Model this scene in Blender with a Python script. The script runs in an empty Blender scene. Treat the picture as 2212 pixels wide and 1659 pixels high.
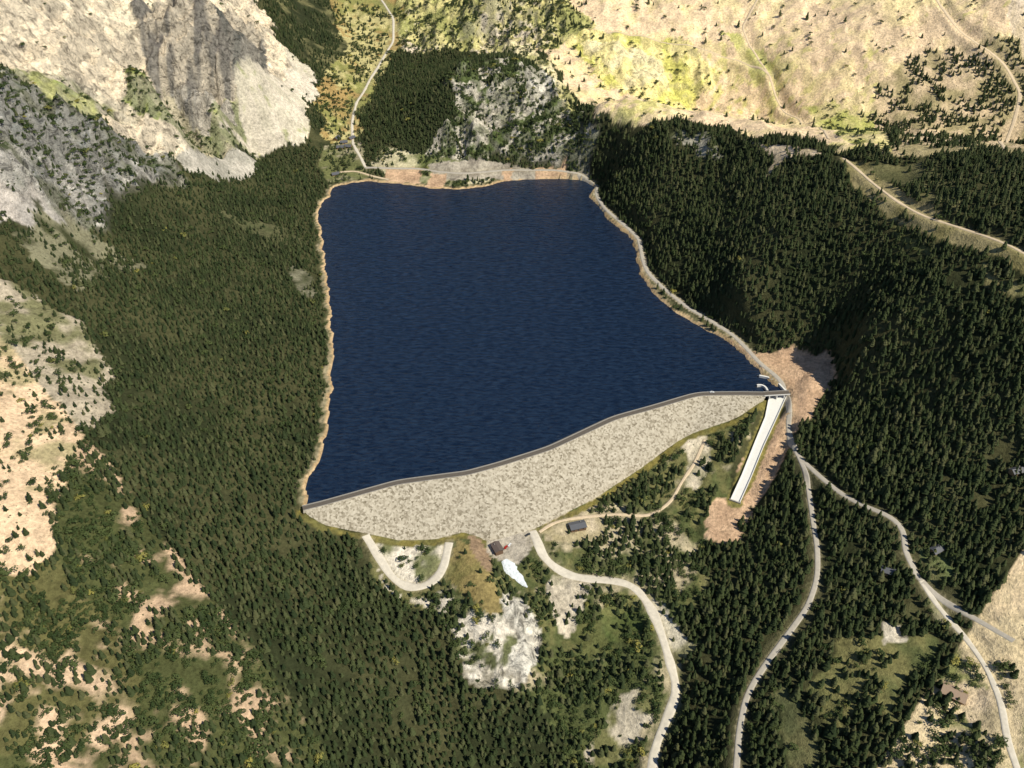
import bpy, math, time
import numpy as np
from mathutils import Vector
T0=time.time()
rng=np.random.default_rng(7)
scene=bpy.context.scene
# ------------------------------------------------------------ survey (photogrammetry of the site)
F=1916.0; CU,CV=1106.0,829.5; PITCH=math.radians(38); CH=600.0
def rays(p):
    p=np.asarray(p,float)
    dx=(p[:,0]-CU)/F; dy=(CV-p[:,1])/F
    c,s=math.cos(PITCH),math.sin(PITCH)
    return np.stack([dx, c+s*dy, -s+c*dy],1)
def at_z(p):   # (u,v,z) -> world
    p=np.asarray(p,float); d=rays(p); t=(p[:,2]-CH)/d[:,2]
    return np.stack([d[:,0]*t,d[:,1]*t,p[:,2]],1)
# ------------------------------------------------------------ noise
_tab=rng.random((256,256))
def vn(x,y,s=0):
    x=x+s*17.3; y=y+s*31.7
    xi=np.floor(x).astype(int); yi=np.floor(y).astype(int)
    fx=x-xi; fy=y-yi; fx=fx*fx*(3-2*fx); fy=fy*fy*(3-2*fy)
    a=_tab[xi&255,yi&255]; b=_tab[(xi+1)&255,yi&255]; c=_tab[xi&255,(yi+1)&255]; d=_tab[(xi+1)&255,(yi+1)&255]
    return (a*(1-fx)+b*fx)*(1-fy)+(c*(1-fx)+d*fx)*fy
def fbm(x,y,o=4,s=0):
    r=0;a=.5;t=0
    for i in range(o):
        r=r+a*vn(x,y,s+i*3); t+=a; a*=.5; x=x*2.03+1.7; y=y*2.03-3.1
    return r/t
def ridged(x,y,o=4,s=0):
    r=0;a=.5;t=0
    for i in range(o):
        r=r+a*(1-np.abs(2*vn(x,y,s+i*3)-1)); t+=a; a*=.5; x=x*2.07; y=y*2.07
    return r/t
def sstep(a,b,x):
    t=np.clip((x-a)/(b-a),0,1); return t*t*(3-2*t)
# ------------------------------------------------------------ grid
def axis(lo,hi,st,far_lo,far_hi):
    core=list(np.arange(lo,hi,st)); s=st; x=core[-1]
    while x<far_hi: s*=1.12; x+=s; core.append(x)
    s=st;x=lo;pre=[]
    while x>far_lo: s*=1.12; x-=s; pre.append(x)
    return np.array(pre[::-1]+core)
GX=axis(-680,840,2.6,-5000,5000); GY=axis(280,1800,2.7,-2500,8000)
NX,NY=len(GX),len(GY)
X,Y=np.meshgrid(GX,GY)   # [NY,NX]
def samp(A,x,y):
    i=np.clip(np.searchsorted(GX,x)-1,0,NX-2); j=np.clip(np.searchsorted(GY,y)-1,0,NY-2)
    fx=np.clip((x-GX[i])/(GX[i+1]-GX[i]),0,1); fy=np.clip((y-GY[j])/(GY[j+1]-GY[j]),0,1)
    return (A[j,i]*(1-fx)+A[j,i+1]*fx)*(1-fy)+(A[j+1,i]*(1-fx)+A[j+1,i+1]*fx)*fy
# ------------------------------------------------------------ terrain control heights
CP=[(785,1160,-20),(900,1290,-38),(1180,1180,-34),(1250,1140,-34),(1350,1100,-33),(1520,980,-22),(1500,1050,-28),
(1400,1250,-46),(1450,1430,-62),(1420,1640,-92),(1106,1659,-95),(900,1500,-62),(700,1400,-18),(600,1200,0),(400,1100,38),
(200,950,78),(0,720,120),(0,1000,100),(0,1300,75),(0,1659,40),(300,1659,8),(600,1659,-32),(300,1300,42),(450,1450,12),
(1020,1200,-22),(1045,1270,-26),(1085,1320,-36),(1060,1460,-58),(1200,1300,-52),(1200,1450,-72),(1120,1380,-46),(1130,1440,-56),(980,1420,-58),(1300,1500,-76),
(1725,980,-6),(1760,1230,-14),(1590,1659,-52),(1600,1500,-46),(1560,1150,-36),(1560,1300,-40),(1650,1100,-22),
(1950,1140,8),(2100,1330,2),(2212,1000,60),(2212,1300,18),(2212,1659,-4),(1900,1500,-18),(1800,1400,-20),(1900,850,40),
(1700,790,4),(1740,830,6),(1790,780,16),(1700,700,32),(1780,940,7),(1760,870,6),(1800,860,13),(2212,700,135),(2000,600,132),(1500,500,58),(1700,500,108),(2212,550,170),(2000,1000,34),
(1400,450,34),(1350,350,50),(1300,395,5),(1600,620,56),(1850,700,74),
(2212,345,203),(2060,335,190),(1900,322,173),(1800,325,158),(1700,328,140),(1600,305,122),(1500,290,108),(1420,285,100),(1350,272,90),(1290,262,86),(1900,450,150),(1700,400,128),(1550,380,85),
(1500,255,8),(1650,265,20),(1500,150,72),(1500,0,150),(1900,292,58),(1900,260,68),(1700,150,95),(2212,325,68),(1900,150,120),(1900,0,190),(2212,150,140),(2212,0,220),(1700,0,165),(1300,0,145),
(1060,130,116),(1120,145,108),(980,150,104),(1080,360,12),(900,355,12),(1230,355,20),(1080,250,62),(820,300,26),(940,210,80),(870,250,48),(1170,210,84),(1060,100,70),(1060,0,140),(1240,245,72),(1300,200,60),(1220,130,84),(1300,100,100),(920,90,68),
(760,290,15),(800,200,34),(840,100,58),(830,0,88),(700,60,92),(640,200,66),(560,330,20),(660,330,12),(400,320,62),
(200,450,110),(200,300,165),(100,150,232),(450,200,130),(450,50,200),(300,150,205),(300,250,150),(300,0,232),(0,0,300),(150,0,270),(0,200,240),(0,350,200),(0,520,150),
(200,550,85),(500,500,30),(500,400,34),(400,700,50),(550,700,20),(300,900,58),(500,900,20),(600,1000,5),(640,600,5),(640,400,8),(600,0,150),(560,120,120),(350,600,62),(100,620,112),(120,800,98),
(1950,380,165),(550,260,70),(120,1150,82)]
shoreL=[(720,404),(712,425),(693,440),(688,470),(695,510),(702,570),(712,640),(714,700),(722,740),(720,770),(712,805),(718,840),(710,880),(704,940),(692,980),(682,1010),(668,1030),(658,1055),(665,1075),(662,1096)]
shoreF=[(1690,846),(1668,828),(1645,808),(1610,765),(1565,730),(1510,705),(1460,675),(1415,640),(1387,600),(1378,560),(1370,520),(1345,498),(1315,475),(1297,445),(1275,425),(1285,405),(1260,390),(1220,385),(1150,387),(1090,392),(1040,404),(985,409),(940,407),(900,402),(850,395),(800,392),(760,395),(720,404)]
shore_px=shoreF+shoreL[1:]
shore=at_z([(a,b,0) for a,b in shore_px])[:,:2]
def densify(P,st):
    P=np.asarray(P,float); out=[P[0]]
    for a,b in zip(P[:-1],P[1:]):
        n=max(1,int(np.linalg.norm((b-a)[:2])/st))
        for k in range(1,n+1): out.append(a+(b-a)*k/n)
    return np.array(out)
sh=densify(shore,9)
nrm=np.zeros_like(sh); d=np.gradient(sh,axis=0); L=np.linalg.norm(d,axis=1)+1e-6; nrm[:,0]=d[:,1]/L; nrm[:,1]=-d[:,0]/L
wob=(rng.random(len(sh))-.5)*4.5; wob[:2]=0; wob[-2:]=0
sh=sh+nrm*wob[:,None]
# dam lines
C_px=[(655,1103),(700,1092),(785,1068),(860,1047),(940,1036),(1010,1027),(1080,1008),(1190,973),(1260,940),(1330,907),(1420,882),(1510,855),(1600,854),(1655,855)]
T_px=[(655,1108,0),(700,1135,-9),(785,1152,-18),(860,1168,-26),(940,1166,-29),(1000,1150,-28),(1060,1170,-32),(1150,1146,-33),(1225,1108,-33),(1285,1078,-33),(1385,1012,-29),(1480,942,-21),(1590,905,-9),(1650,864,-2)]
Cw=at_z([(a,b,3) for a,b in C_px]); Tw=at_z(T_px)
# right shore road bench, a few metres above the water
RA=[(1290,405),(1287,420),(1305,450),(1350,487),(1380,515),(1388,560),(1398,588),(1432,622),(1482,662),(1535,693),(1582,722),(1612,752),(1642,786),(1682,816),(1704,850),(1706,900),(1711,950),(1725,985)]
RAz=[3.4]*14+[3.2,1,-3,-6]
RAw=at_z([(u,v,z) for (u,v),z in zip(RA,RAz)])
EXL=at_z([(1640,772,3.5),(1700,790,5),(1780,790,14),(1775,840,10),(1745,890,4),(1730,940,-1)])
pts=at_z(CP)
sc=sh[::3]; pts=np.vstack([pts,np.c_[sc,np.full(len(sc),1.0)],Tw,RAw])
far=[(-1500,0,330),(-1500,1500,520),(-1000,2600,470),(-200,3200,260),(1300,2600,430),(1800,1200,380),(1500,0,150),(0,-600,-160),(-4000,-2000,300),(4000,-2000,300),(-4000,7000,900),(4000,7000,900),(0,7500,700),(-900,900,330),(-850,1300,380),(-700,1700,300),(950,1000,240),(1000,1600,300),(-700,300,110),(700,250,-10),(-250,2300,120),(400,2300,260),(800,2000,270)]
pts=np.vstack([pts,np.array(far,float)])
def rbf(P):
    n=len(P); S=1000.
    A=P[:,:2]/S; K=np.sqrt(((A[:,None]-A[None])**2).sum(-1)+.012**2)
    M=np.zeros((n+3,n+3)); M[:n,:n]=-K; M[:n,n]=1; M[:n,n+1:]=A; M[n,:n]=1; M[n+1:,:n]=A.T
    M[:n,:n]-=np.eye(n)*-0.002
    w=np.linalg.solve(M,np.r_[P[:,2],0,0,0])
    H=np.zeros_like(X)
    xs=X/S; ys=Y/S
    for i in range(n):
        H-=w[i]*np.sqrt((xs-A[i,0])**2+(ys-A[i,1])**2+.012**2)
    return H+w[n]+w[n+1]*xs+w[n+2]*ys
H=rbf(pts)
def hit(p):
    d=rays(p); n=len(d); ts=np.arange(420,4500,4.0)
    out=np.zeros((n,3))
    for k in range(n):
        P=d[k][None]*ts[:,None]; z=CH+P[:,2]; h=samp(H,P[:,0],P[:,1])
        b=np.where(z<h)[0]
        i=b[0] if len(b) else len(ts)-1
        i=max(i,1)
        a0=(z-h)[i-1]; a1=(z-h)[i]; f=a0/(a0-a1) if a0!=a1 else 0
        t=ts[i-1]+4*np.clip(f,0,1); out[k]=(d[k][0]*t,d[k][1]*t,CH+d[k][2]*t)
    return out
def inside(poly,x,y):
    poly=np.asarray(poly); r=np.zeros(x.shape,bool)
    m=(x>=poly[:,0].min())&(x<=poly[:,0].max())&(y>=poly[:,1].min())&(y<=poly[:,1].max())
    xx=x[m]; yy=y[m]; c=np.zeros(xx.shape,bool); n=len(poly)
    for i in range(n):
        x1,y1=poly[i][:2]; x2,y2=poly[(i+1)%n][:2]
        if y1==y2: continue
        k=((y1>yy)!=(y2>yy))&(xx<(x2-x1)*(yy-y1)/(y2-y1)+x1); c^=k
    r[m]=c; return r
def pdist(P,x,y,pad=60):
    P=np.asarray(P,float); D=np.full(x.shape,1e3); Z=np.zeros(x.shape)
    has=P.shape[1]>2
    for a,b in zip(P[:-1],P[1:]):
        lo=np.minimum(a,b)-pad; hi=np.maximum(a,b)+pad
        i0,i1=np.searchsorted(GX,[lo[0],hi[0]]); j0,j1=np.searchsorted(GY,[lo[1],hi[1]])
        sl=(slice(j0,j1),slice(i0,i1))
        xx=x[sl];yy=y[sl]
        if xx.size==0: continue
        v=(b-a)[:2]; q=v@v+1e-9
        t=np.clip(((xx-a[0])*v[0]+(yy-a[1])*v[1])/q,0,1)
        dd=np.hypot(xx-a[0]-t*v[0],yy-a[1]-t*v[1]); m=dd<D[sl]
        D[sl]=np.where(m,dd,D[sl])
        if has: Z[sl]=np.where(m,a[2]+t*(b[2]-a[2]),Z[sl])
    return D,Z
# ------------------------------------------------------------ land cover
col=np.zeros((NY,NX,3)); con=np.zeros((NY,NX)); bus=np.zeros((NY,NX)); spk=np.zeros((NY,NX)); rock=np.zeros((NY,NX))
wx=(fbm(X/35,Y/35,3,50)-.5)*44+(vn(X/6,Y/6,71)-.5)*6; wy=(fbm(X/35,Y/35,3,60)-.5)*44+(vn(X/6,Y/6,72)-.5)*6
N1=fbm(X/60,Y/60,5,1); N2=fbm(X/18,Y/18,4,2); N3=fbm(X/140,Y/140,4,3); N4=fbm(X/9,Y/9,3,4)
def mixc(a,b,t): return np.asarray(a)*(1-t[...,None])+np.asarray(b)*t[...,None]
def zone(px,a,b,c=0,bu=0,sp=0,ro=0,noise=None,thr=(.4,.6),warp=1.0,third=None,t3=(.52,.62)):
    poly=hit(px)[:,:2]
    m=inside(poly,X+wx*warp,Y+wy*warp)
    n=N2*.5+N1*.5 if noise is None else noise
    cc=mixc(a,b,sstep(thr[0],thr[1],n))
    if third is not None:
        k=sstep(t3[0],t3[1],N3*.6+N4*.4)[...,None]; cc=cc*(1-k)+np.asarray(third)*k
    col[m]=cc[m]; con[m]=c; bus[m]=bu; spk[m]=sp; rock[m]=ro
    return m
FD=(.028,.034,.015); FO=(.066,.066,.030); ROCKL=(.66,.57,.44)
col[:]=mixc(FD,FO,sstep(.35,.65,N1)); con[:]=.95; bus[:]=.05; spk[:]=.6
# far sunlit hills
zone([(1190,120),(1245,215),(1300,250),(1380,272),(1530,276),(1640,300),(1700,300),(1770,320),(1840,322),(2020,328),(2400,335),(2400,-200),(1100,-250),(850,-250),(870,0),(870,90),(930,100),(1060,95)],
     (.80,.61,.40),(.80,.65,.36),c=.006,bu=.012,sp=.4,ro=.35,third=(.62,.56,.22),thr=(.42,.62),t3=(.56,.68))
zone([(1200,80),(1290,180),(1400,225),(1500,240),(1540,170),(1480,80),(1350,70)],(.80,.69,.31),(.60,.57,.16),c=.008,bu=.05,sp=.5,ro=.8,thr=(.45,.6))
zone([(1240,100),(1340,190),(1450,190),(1420,120),(1320,90)],(.80,.70,.42),(.76,.66,.30),sp=.4,ro=1.0,warp=.7)
zone([(870,0),(860,110),(950,105),(1180,110),(1280,60),(1200,-40),(980,-40)],(.60,.54,.24),(.36,.36,.13),c=.12,bu=.2,sp=.8,ro=1.0,third=ROCKL)
zone([(1960,120),(1900,180),(1880,250),(1900,325),(2250,338),(2250,250),(2230,120),(2100,80)],(.62,.48,.31),(.38,.32,.17),c=.36,sp=.5,ro=.2)
zone([(2140,-60),(2180,90),(2250,160),(2300,-60)],(.78,.64,.48),(.68,.55,.36),c=.02,sp=.3)
zone([(1560,60),(1620,90),(1700,140),(1680,180),(1600,130)],(.58,.56,.20),(.70,.61,.30),bu=.05,sp=.4)
zone([(1750,230),(1800,300),(1880,315),(1930,325),(1890,250)],(.46,.46,.14),(.66,.56,.28),c=.03,bu=.08,sp=.5)
# valley head
zone([(690,-200),(880,-200),(872,0),(862,100),(815,190),(775,300),(690,300),(660,250),(700,170),(740,90),(690,0)],(.36,.25,.10),(.24,.24,.08),c=.12,bu=.22,sp=.8,third=(.46,.41,.19))
zone([(540,-100),(690,-60),(740,60),(745,110),(700,170),(640,110)],FD,(.16,.15,.07),c=.6)
zone([(640,220),(690,230),(720,310),(660,310)],FD,FO,c=.7)
# bright left mountain
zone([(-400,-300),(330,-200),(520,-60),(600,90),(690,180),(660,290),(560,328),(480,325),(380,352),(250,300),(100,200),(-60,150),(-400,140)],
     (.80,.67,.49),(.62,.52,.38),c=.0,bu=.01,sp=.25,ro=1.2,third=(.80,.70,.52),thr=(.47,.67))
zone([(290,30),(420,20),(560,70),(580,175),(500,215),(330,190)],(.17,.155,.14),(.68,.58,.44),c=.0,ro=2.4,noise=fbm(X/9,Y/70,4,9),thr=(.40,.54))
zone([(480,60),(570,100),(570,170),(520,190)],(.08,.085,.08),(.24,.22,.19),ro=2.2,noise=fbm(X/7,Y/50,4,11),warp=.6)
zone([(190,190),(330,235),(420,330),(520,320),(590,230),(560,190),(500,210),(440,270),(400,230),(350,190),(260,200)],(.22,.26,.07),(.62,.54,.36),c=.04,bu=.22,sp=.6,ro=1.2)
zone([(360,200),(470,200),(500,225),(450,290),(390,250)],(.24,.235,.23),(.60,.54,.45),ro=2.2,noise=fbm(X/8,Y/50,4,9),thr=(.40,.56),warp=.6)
zone([(500,250),(640,130),(690,180),(655,300),(560,325),(480,310)],(.64,.57,.46),(.54,.49,.38),c=.0,bu=.01,sp=.2,ro=.25,third=(.36,.36,.2),t3=(.58,.66))
zone([(0,170),(120,160),(260,190),(340,260),(250,270),(120,200)],(.62,.54,.40),(.26,.27,.11),bu=.14,sp=.6,ro=1.2,thr=(.5,.6),warp=.6)
# grey left crag
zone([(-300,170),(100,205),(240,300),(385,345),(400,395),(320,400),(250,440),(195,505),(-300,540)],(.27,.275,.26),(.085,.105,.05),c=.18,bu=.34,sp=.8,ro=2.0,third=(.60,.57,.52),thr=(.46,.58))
zone([(-200,400),(60,420),(190,500),(-200,525)],(.56,.50,.45),(.40,.37,.34),c=.02,bu=.06,sp=.4,ro=.6)
zone([(380,335),(480,330),(560,350),(540,385),(410,375)],(.52,.48,.41),(.34,.32,.27),c=.03,sp=.5,ro=.3,warp=.5)
zone([(60,170),(170,205),(220,260),(120,240)],(.25,.30,.08),(.38,.38,.16),bu=.1,ro=.8,warp=.5)
# left forest bare zones
zone([(-200,560),(40,620),(180,700),(240,800),(225,900),(190,945),(80,820),(-20,720)],(.42,.36,.27),(.18,.175,.09),c=.12,bu=.10,sp=.7,ro=.3,thr=(.5,.64),warp=.5)
zone([(40,430),(180,480),(320,560),(200,640),(60,560)],(.05,.055,.025),(.20,.19,.12),c=.6,bu=.05,sp=.6,thr=(.5,.62))
zone([(620,560),(670,590),(685,650),(650,640)],(.08,.085,.045),(.20,.19,.13),c=.7,sp=.5,warp=.4)
zone([(460,450),(620,490),(680,540),(560,510)],(.10,.10,.05),(.07,.08,.035),c=.6,sp=.5,warp=.4)
# outer low ground
zone([(-900,640),(-5,720),(95,840),(190,945),(300,1095),(430,1262),(560,1420),(735,1659),(760,1900),(-900,1900)],(.07,.078,.030),(.50,.36,.24),c=.50,bu=.45,sp=.6,noise=N1*.4+N2*.6,thr=(.49,.60),warp=.12)
zone([(-900,1100),(80,1140),(200,1300),(330,1480),(280,1600),(100,1659),(-400,1659)],(.11,.105,.042),(.60,.44,.30),c=.26,bu=.42,sp=.6,noise=N1*.4+N2*.6,thr=(.43,.55),warp=.5)
zone([(-900,640),(-5,720),(95,840),(190,945),(150,1010),(110,1090),(130,1200),(60,1250),(-400,1250)],(.68,.50,.33),(.38,.32,.18),c=.05,bu=.18,sp=.6,thr=(.48,.60),warp=.25)
zone([(2212,1180),(2180,1232),(2090,1368),(2000,1500),(1890,1665),(1800,1900),(2500,1900),(2500,1180)],(.20,.21,.08),(.64,.52,.33),c=.16,bu=.30,sp=.5,warp=.03,thr=(.42,.54))
zone([(2212,1180),(2180,1232),(2095,1360),(2140,1420),(2260,1440),(2400,1300),(2400,1180)],(.78,.61,.39),(.68,.55,.34),c=.005,bu=.03,sp=.4,warp=.03)
zone([(2060,1470),(2150,1490),(2180,1600),(2100,1560)],(.70,.56,.38),(.46,.38,.24),c=.03,bu=.1,sp=.4,warp=.2)
# knob
zone([(960,170),(1060,130),(1180,150),(1240,240),(1290,300),(1250,352),(1100,352),(960,352),(900,340),(1000,250)],(.09,.12,.04),(.54,.50,.41),c=.34,bu=.38,sp=.6,ro=1.3,noise=N2,thr=(.50,.60))
zone([(1000,300),(1010,245),(1060,190),(1110,150),(1130,220),(1090,290),(1040,320)],(.62,.57,.47),(.26,.26,.18),c=.16,bu=.16,ro=1.6,warp=.9,thr=(.45,.54),noise=N2*.6+N4*.4)
zone([(1120,140),(1180,150),(1205,200),(1170,230),(1140,200)],(.68,.64,.55),(.32,.31,.24),c=.08,bu=.08,ro=1.4,warp=.4)
zone([(1030,70),(1150,100),(1230,200),(1245,240),(1215,240),(1180,160),(1080,115)],(.70,.62,.38),(.44,.42,.18),c=.08,bu=.12,sp=.6,ro=1.0,warp=.4)
zone([(800,355),(830,320),(1000,345),(1270,350),(1275,385),(1090,392),(985,404),(850,392)],(.12,.14,.05),(.52,.47,.31),c=.16,bu=.25,sp=.5,ro=.2,warp=.15)
zone([(700,310),(780,300),(800,390),(760,395),(710,395),(690,360)],(.44,.38,.28),(.14,.15,.06),c=.15,bu=.1,sp=.5,warp=.3)
# right ridge
zone([(1600,300),(1640,318),(1670,345),(1650,400),(1690,350),(1760,345),(1780,338)],(.66,.53,.38),(.40,.33,.22),c=.10,sp=.5,warp=.3)
zone([(1460,300),(1560,310),(1560,340),(1480,330)],(.10,.11,.05),(.34,.32,.26),c=.6,sp=.5,ro=.5)
zone([(1815,338),(1880,350),(1960,420),(2060,470),(2212,530),(2250,600),(2120,540),(1980,495),(1900,450),(1840,400)],(.24,.21,.09),(.32,.27,.14),c=.08,bu=.04,sp=.6,warp=.25)
zone([(1880,350),(1990,352),(2060,400),(2100,460),(2000,440)],(.10,.10,.045),(.16,.15,.07),c=.55,sp=.6,warp=.4)
zone([(1900,450),(1990,505),(2030,560),(1960,520)],(.16,.17,.06),(.12,.12,.05),c=.3,warp=.4)
zone([(2130,570),(2300,640),(2300,700),(2150,610)],(.26,.23,.11),(.14,.14,.06),c=.15,warp=.5)
# valley below the dam
zone([(790,1158),(1000,1150),(1150,1146),(1290,1076),(1400,1005),(1500,935),(1600,905),(1640,900),(1585,1070),(1530,1180),(1500,1290),(1480,1420),(1500,1500),(1420,1700),(1240,1700),(1180,1560),(1050,1500),(960,1330),(880,1300),(820,1230)],
     (.085,.10,.038),(.42,.36,.24),c=.34,bu=.26,sp=.6,ro=.25,thr=(.50,.60),third=(.15,.145,.06))
zone([(800,1165),(960,1175),(965,1235),(930,1262),(880,1262),(840,1220)],(.68,.62,.52),(.16,.17,.08),c=.12,bu=.12,ro=.4,thr=(.52,.62),warp=.2)
zone([(800,1180),(830,1240),(870,1290),(930,1290),(990,1340),(900,1300),(840,1270)],(.62,.56,.46),(.30,.27,.18),c=.05,bu=.08,ro=.4,warp=.2)
zone([(950,1280),(1060,1300),(1130,1330),(1165,1380),(1160,1450),(1115,1500),(1040,1495),(990,1430)],(.13,.14,.065),(.68,.62,.52),c=.30,bu=.2,ro=.9,noise=N2*.6+N4*.4,thr=(.47,.55),warp=.4)
zone([(985,1165),(1050,1200),(1072,1260),(1080,1320),(1050,1335),(1010,1290),(965,1240)],(.26,.205,.085),(.18,.165,.06),c=.03,bu=.03,sp=.3,ro=.15,warp=.2)
zone([(1080,1265),(1130,1290),(1165,1350),(1172,1420),(1135,1490),(1090,1490),(1110,1430),(1120,1370),(1080,1325)],(.74,.70,.61),(.38,.35,.30),c=.07,bu=.08,ro=1.5,noise=N2*.5+N4*.5,thr=(.49,.60),warp=.3)
zone([(1000,1440),(1050,1455),(1120,1465),(1110,1500),(1040,1500),(1000,1475)],(.74,.69,.60),(.36,.33,.26),c=.06,bu=.08,ro=1.1,noise=N2*.5+N4*.5,thr=(.49,.60),warp=.3)
zone([(1165,1130),(1230,1105),(1310,1115),(1300,1160),(1220,1175),(1175,1170)],(.56,.47,.34),(.34,.29,.17),c=.02,sp=.4,warp=.2)
zone([(1200,1240),(1280,1262),(1260,1310),(1230,1370),(1200,1340),(1185,1270)],(.52,.46,.36),(.18,.18,.09),c=.18,bu=.2,ro=.7,thr=(.44,.56),warp=.4)
zone([(1480,960),(1540,935),(1545,1000),(1500,1060),(1470,1050)],(.58,.51,.39),(.18,.18,.08),c=.13,sp=.4,warp=.5)
zone([(1330,1520),(1400,1500),(1420,1560),(1330,1665),(1240,1665)],(.14,.14,.06),(.46,.41,.32),c=.10,bu=.16,sp=.5,ro=.3,noise=N2,thr=(.45,.58),warp=.4)
zone([(1290,1290),(1380,1290),(1420,1400),(1330,1380)],(.075,.10,.032),(.18,.18,.07),c=.25,bu=.6,sp=.4,warp=.4)
zone([(1240,1340),(1300,1330),(1350,1420),(1260,1440)],(.10,.11,.04),(.20,.20,.08),c=.2,bu=.45,sp=.4,warp=.4)
zone([(1385,1275),(1440,1300),(1500,1400),(1490,1430),(1450,1400)],(.56,.51,.40),(.22,.21,.11),c=.08,sp=.4,warp=.3)
# right side meadows
zone([(1800,1390),(1990,1350),(2060,1400),(1990,1470),(1900,1580),(1800,1500)],(.10,.115,.045),(.18,.17,.07),c=.18,bu=.08,sp=.5)
zone([(1650,1500),(1720,1480),(1780,1640),(1680,1660)],(.09,.10,.045),(.16,.15,.07),c=.25,bu=.15,sp=.5)
zone([(1905,1345),(1945,1340),(1965,1375),(1910,1385)],(.64,.58,.48),(.4,.36,.28),c=.02,ro=.8,warp=.2)
zone([(1965,1180),(2060,1180),(2090,1240),(2000,1250)],(.12,.15,.06),(.20,.20,.09),c=.22,bu=.1,warp=.5)
zone([(1990,1270),(2040,1300),(2080,1370),(2030,1340)],(.48,.42,.29),(.2,.2,.1),c=.08,bu=.1,warp=.2)
# ------------------------------------------------------------ relief
rk=rock.copy()
for _ in range(4):
    rk[1:-1,1:-1]=(rk[1:-1,1:-1]*2+rk[:-2,1:-1]+rk[2:,1:-1]+rk[1:-1,:-2]+rk[1:-1,2:])/6
rel=(fbm(X/110,Y/110,4,20)-.5)*22+(fbm(X/25,Y/25,3,21)-.5)*5
rdg=(ridged(X/70,Y/80,5,22)-.6)*34+(ridged(X/20,Y/34,4,23)-.6)*15
dshore,_=pdist(sh,X,Y,90); dcrest,_=pdist(Cw[:,:2],X,Y,90); dtoe,ztoe=pdist(Tw,X,Y,70)
dexc,_=pdist(EXL[:,:2],X,Y,120)
near=sstep(4,60,np.minimum(dshore,np.minimum(dcrest,dtoe)))*sstep(25,90,dexc)
H=H+(rel+rdg*rk)*near
# lake
lakepoly=np.vstack([sh,Cw[:,:2]])
inl=inside(lakepoly,X,Y)
w=(1-sstep(0,40,dshore))*((dshore<dcrest)&(~inl))
H=np.where(w>0,np.maximum(H,np.minimum(.5*dshore,1.8)*w+H*(1-w)),H)
H=np.where(inl,-.25-np.minimum(.6*dshore,12),H)
# ------------------------------------------------------------ roads
R=dict(
 a=RA,
 b=[(1725,985),(1742,1030),(1753,1100),(1766,1180),(1766,1250),(1746,1310),(1702,1370),(1650,1440),(1612,1500),(1596,1580),(1588,1700)],
 c=[(1725,985),(1762,1022),(1820,1070),(1870,1095),(1930,1115),(1956,1145),(1952,1190),(1985,1250),(2030,1290),(2105,1338),(2190,1385)],
 d=[(1990,1255),(2032,1320),(2085,1375),(2130,1440),(2165,1520),(2175,1600),(2210,1700)],
 e=[(1150,1148),(1160,1165),(1168,1195),(1192,1225),(1240,1248),(1320,1253),(1370,1262),(1405,1310),(1430,1370),(1447,1430),(1466,1490),(1442,1550),(1415,1610),(1405,1700)],
 f=[(790,1158),(820,1205),(850,1255),(890,1277),(932,1265),(957,1235),(970,1172)],
 g=[(1165,1150),(1192,1128),(1250,1118),(1330,1110),(1400,1118),(1450,1087),(1472,1040),(1502,1000),(1522,950)],
 h=[(2000,-40),(2060,55),(2130,105),(2180,150),(2206,200),(2190,265),(2160,305),(2172,325)],
 i=[(1310,72),(1380,76),(1500,100),(1600,130),(1660,160),(1675,210),(1730,258),(1790,300)],
 j=[(1822,342),(1870,382),(1930,430),(2000,470),(2100,500),(2212,548),(2290,590)],
 k=[(805,-40),(850,40),(850,90),(825,130),(800,170),(770,220),(760,270),(762,310),(790,362)],
 l=[(790,362),(840,364),(900,364),(950,372),(1000,374),(1050,370),(1090,366),(1200,362),(1262,372),(1290,405)],
 m=[(1662,-40),(1602,60),(1660,160)],
 n=[(735,372),(765,368),(800,380),(840,388)])
WID=dict(a=5,b=4.5,c=5,d=4.5,e=8,f=7.5,g=3,h=4.5,i=3,j=3.6,k=4,l=5,m=3,n=3.5)
def smooth_line(P,st=4.0,it=5):
    P=densify(P,st)
    for _ in range(it):
        Q=P.copy(); Q[1:-1]=(P[:-2]+2*P[1:-1]+P[2:])/4; P=Q
    return P
roads={}
for k,px in R.items():
    if k=='a': roads[k]=smooth_line(RAw,4,8); continue
    P=hit(px)
    Q=smooth_line(P[:,:2],4,8); z=samp(H,Q[:,0],Q[:,1])
    for _ in range(8 if k in 'him' else 25):
        z[1:-1]=(z[:-2]+2*z[1:-1]+z[2:])/4
    if k=='l': z=np.clip(z,3.4,9)
    if k in 'bc': z[0]=-6; z[1:6]=z[1:6]*np.linspace(.1,.9,5)-6*(1-np.linspace(.1,.9,5))
    roads[k]=np.c_[Q,z]
def flatten(P,hw,fall,dz=0):
    global H
    D,Z=pdist(P,X,Y,hw+fall+5); w=1-sstep(hw,hw+fall,D); H=H*(1-w)+(Z+dz)*w; return D
flatten(EXL,8,22)
rd=np.full(X.shape,1e3); kd={}
for k,P in roads.items():
    D=flatten(P,WID[k]*.5+(1.2 if k in 'him' else 3.2),12 if k in 'ahim' else 8); Dw=D-WID[k]*.5
    rd=np.minimum(rd,Dw); kd[k]=Dw
H=np.where(inl,np.minimum(H,-.25-np.minimum(.6*dshore,12)),H)
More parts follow.
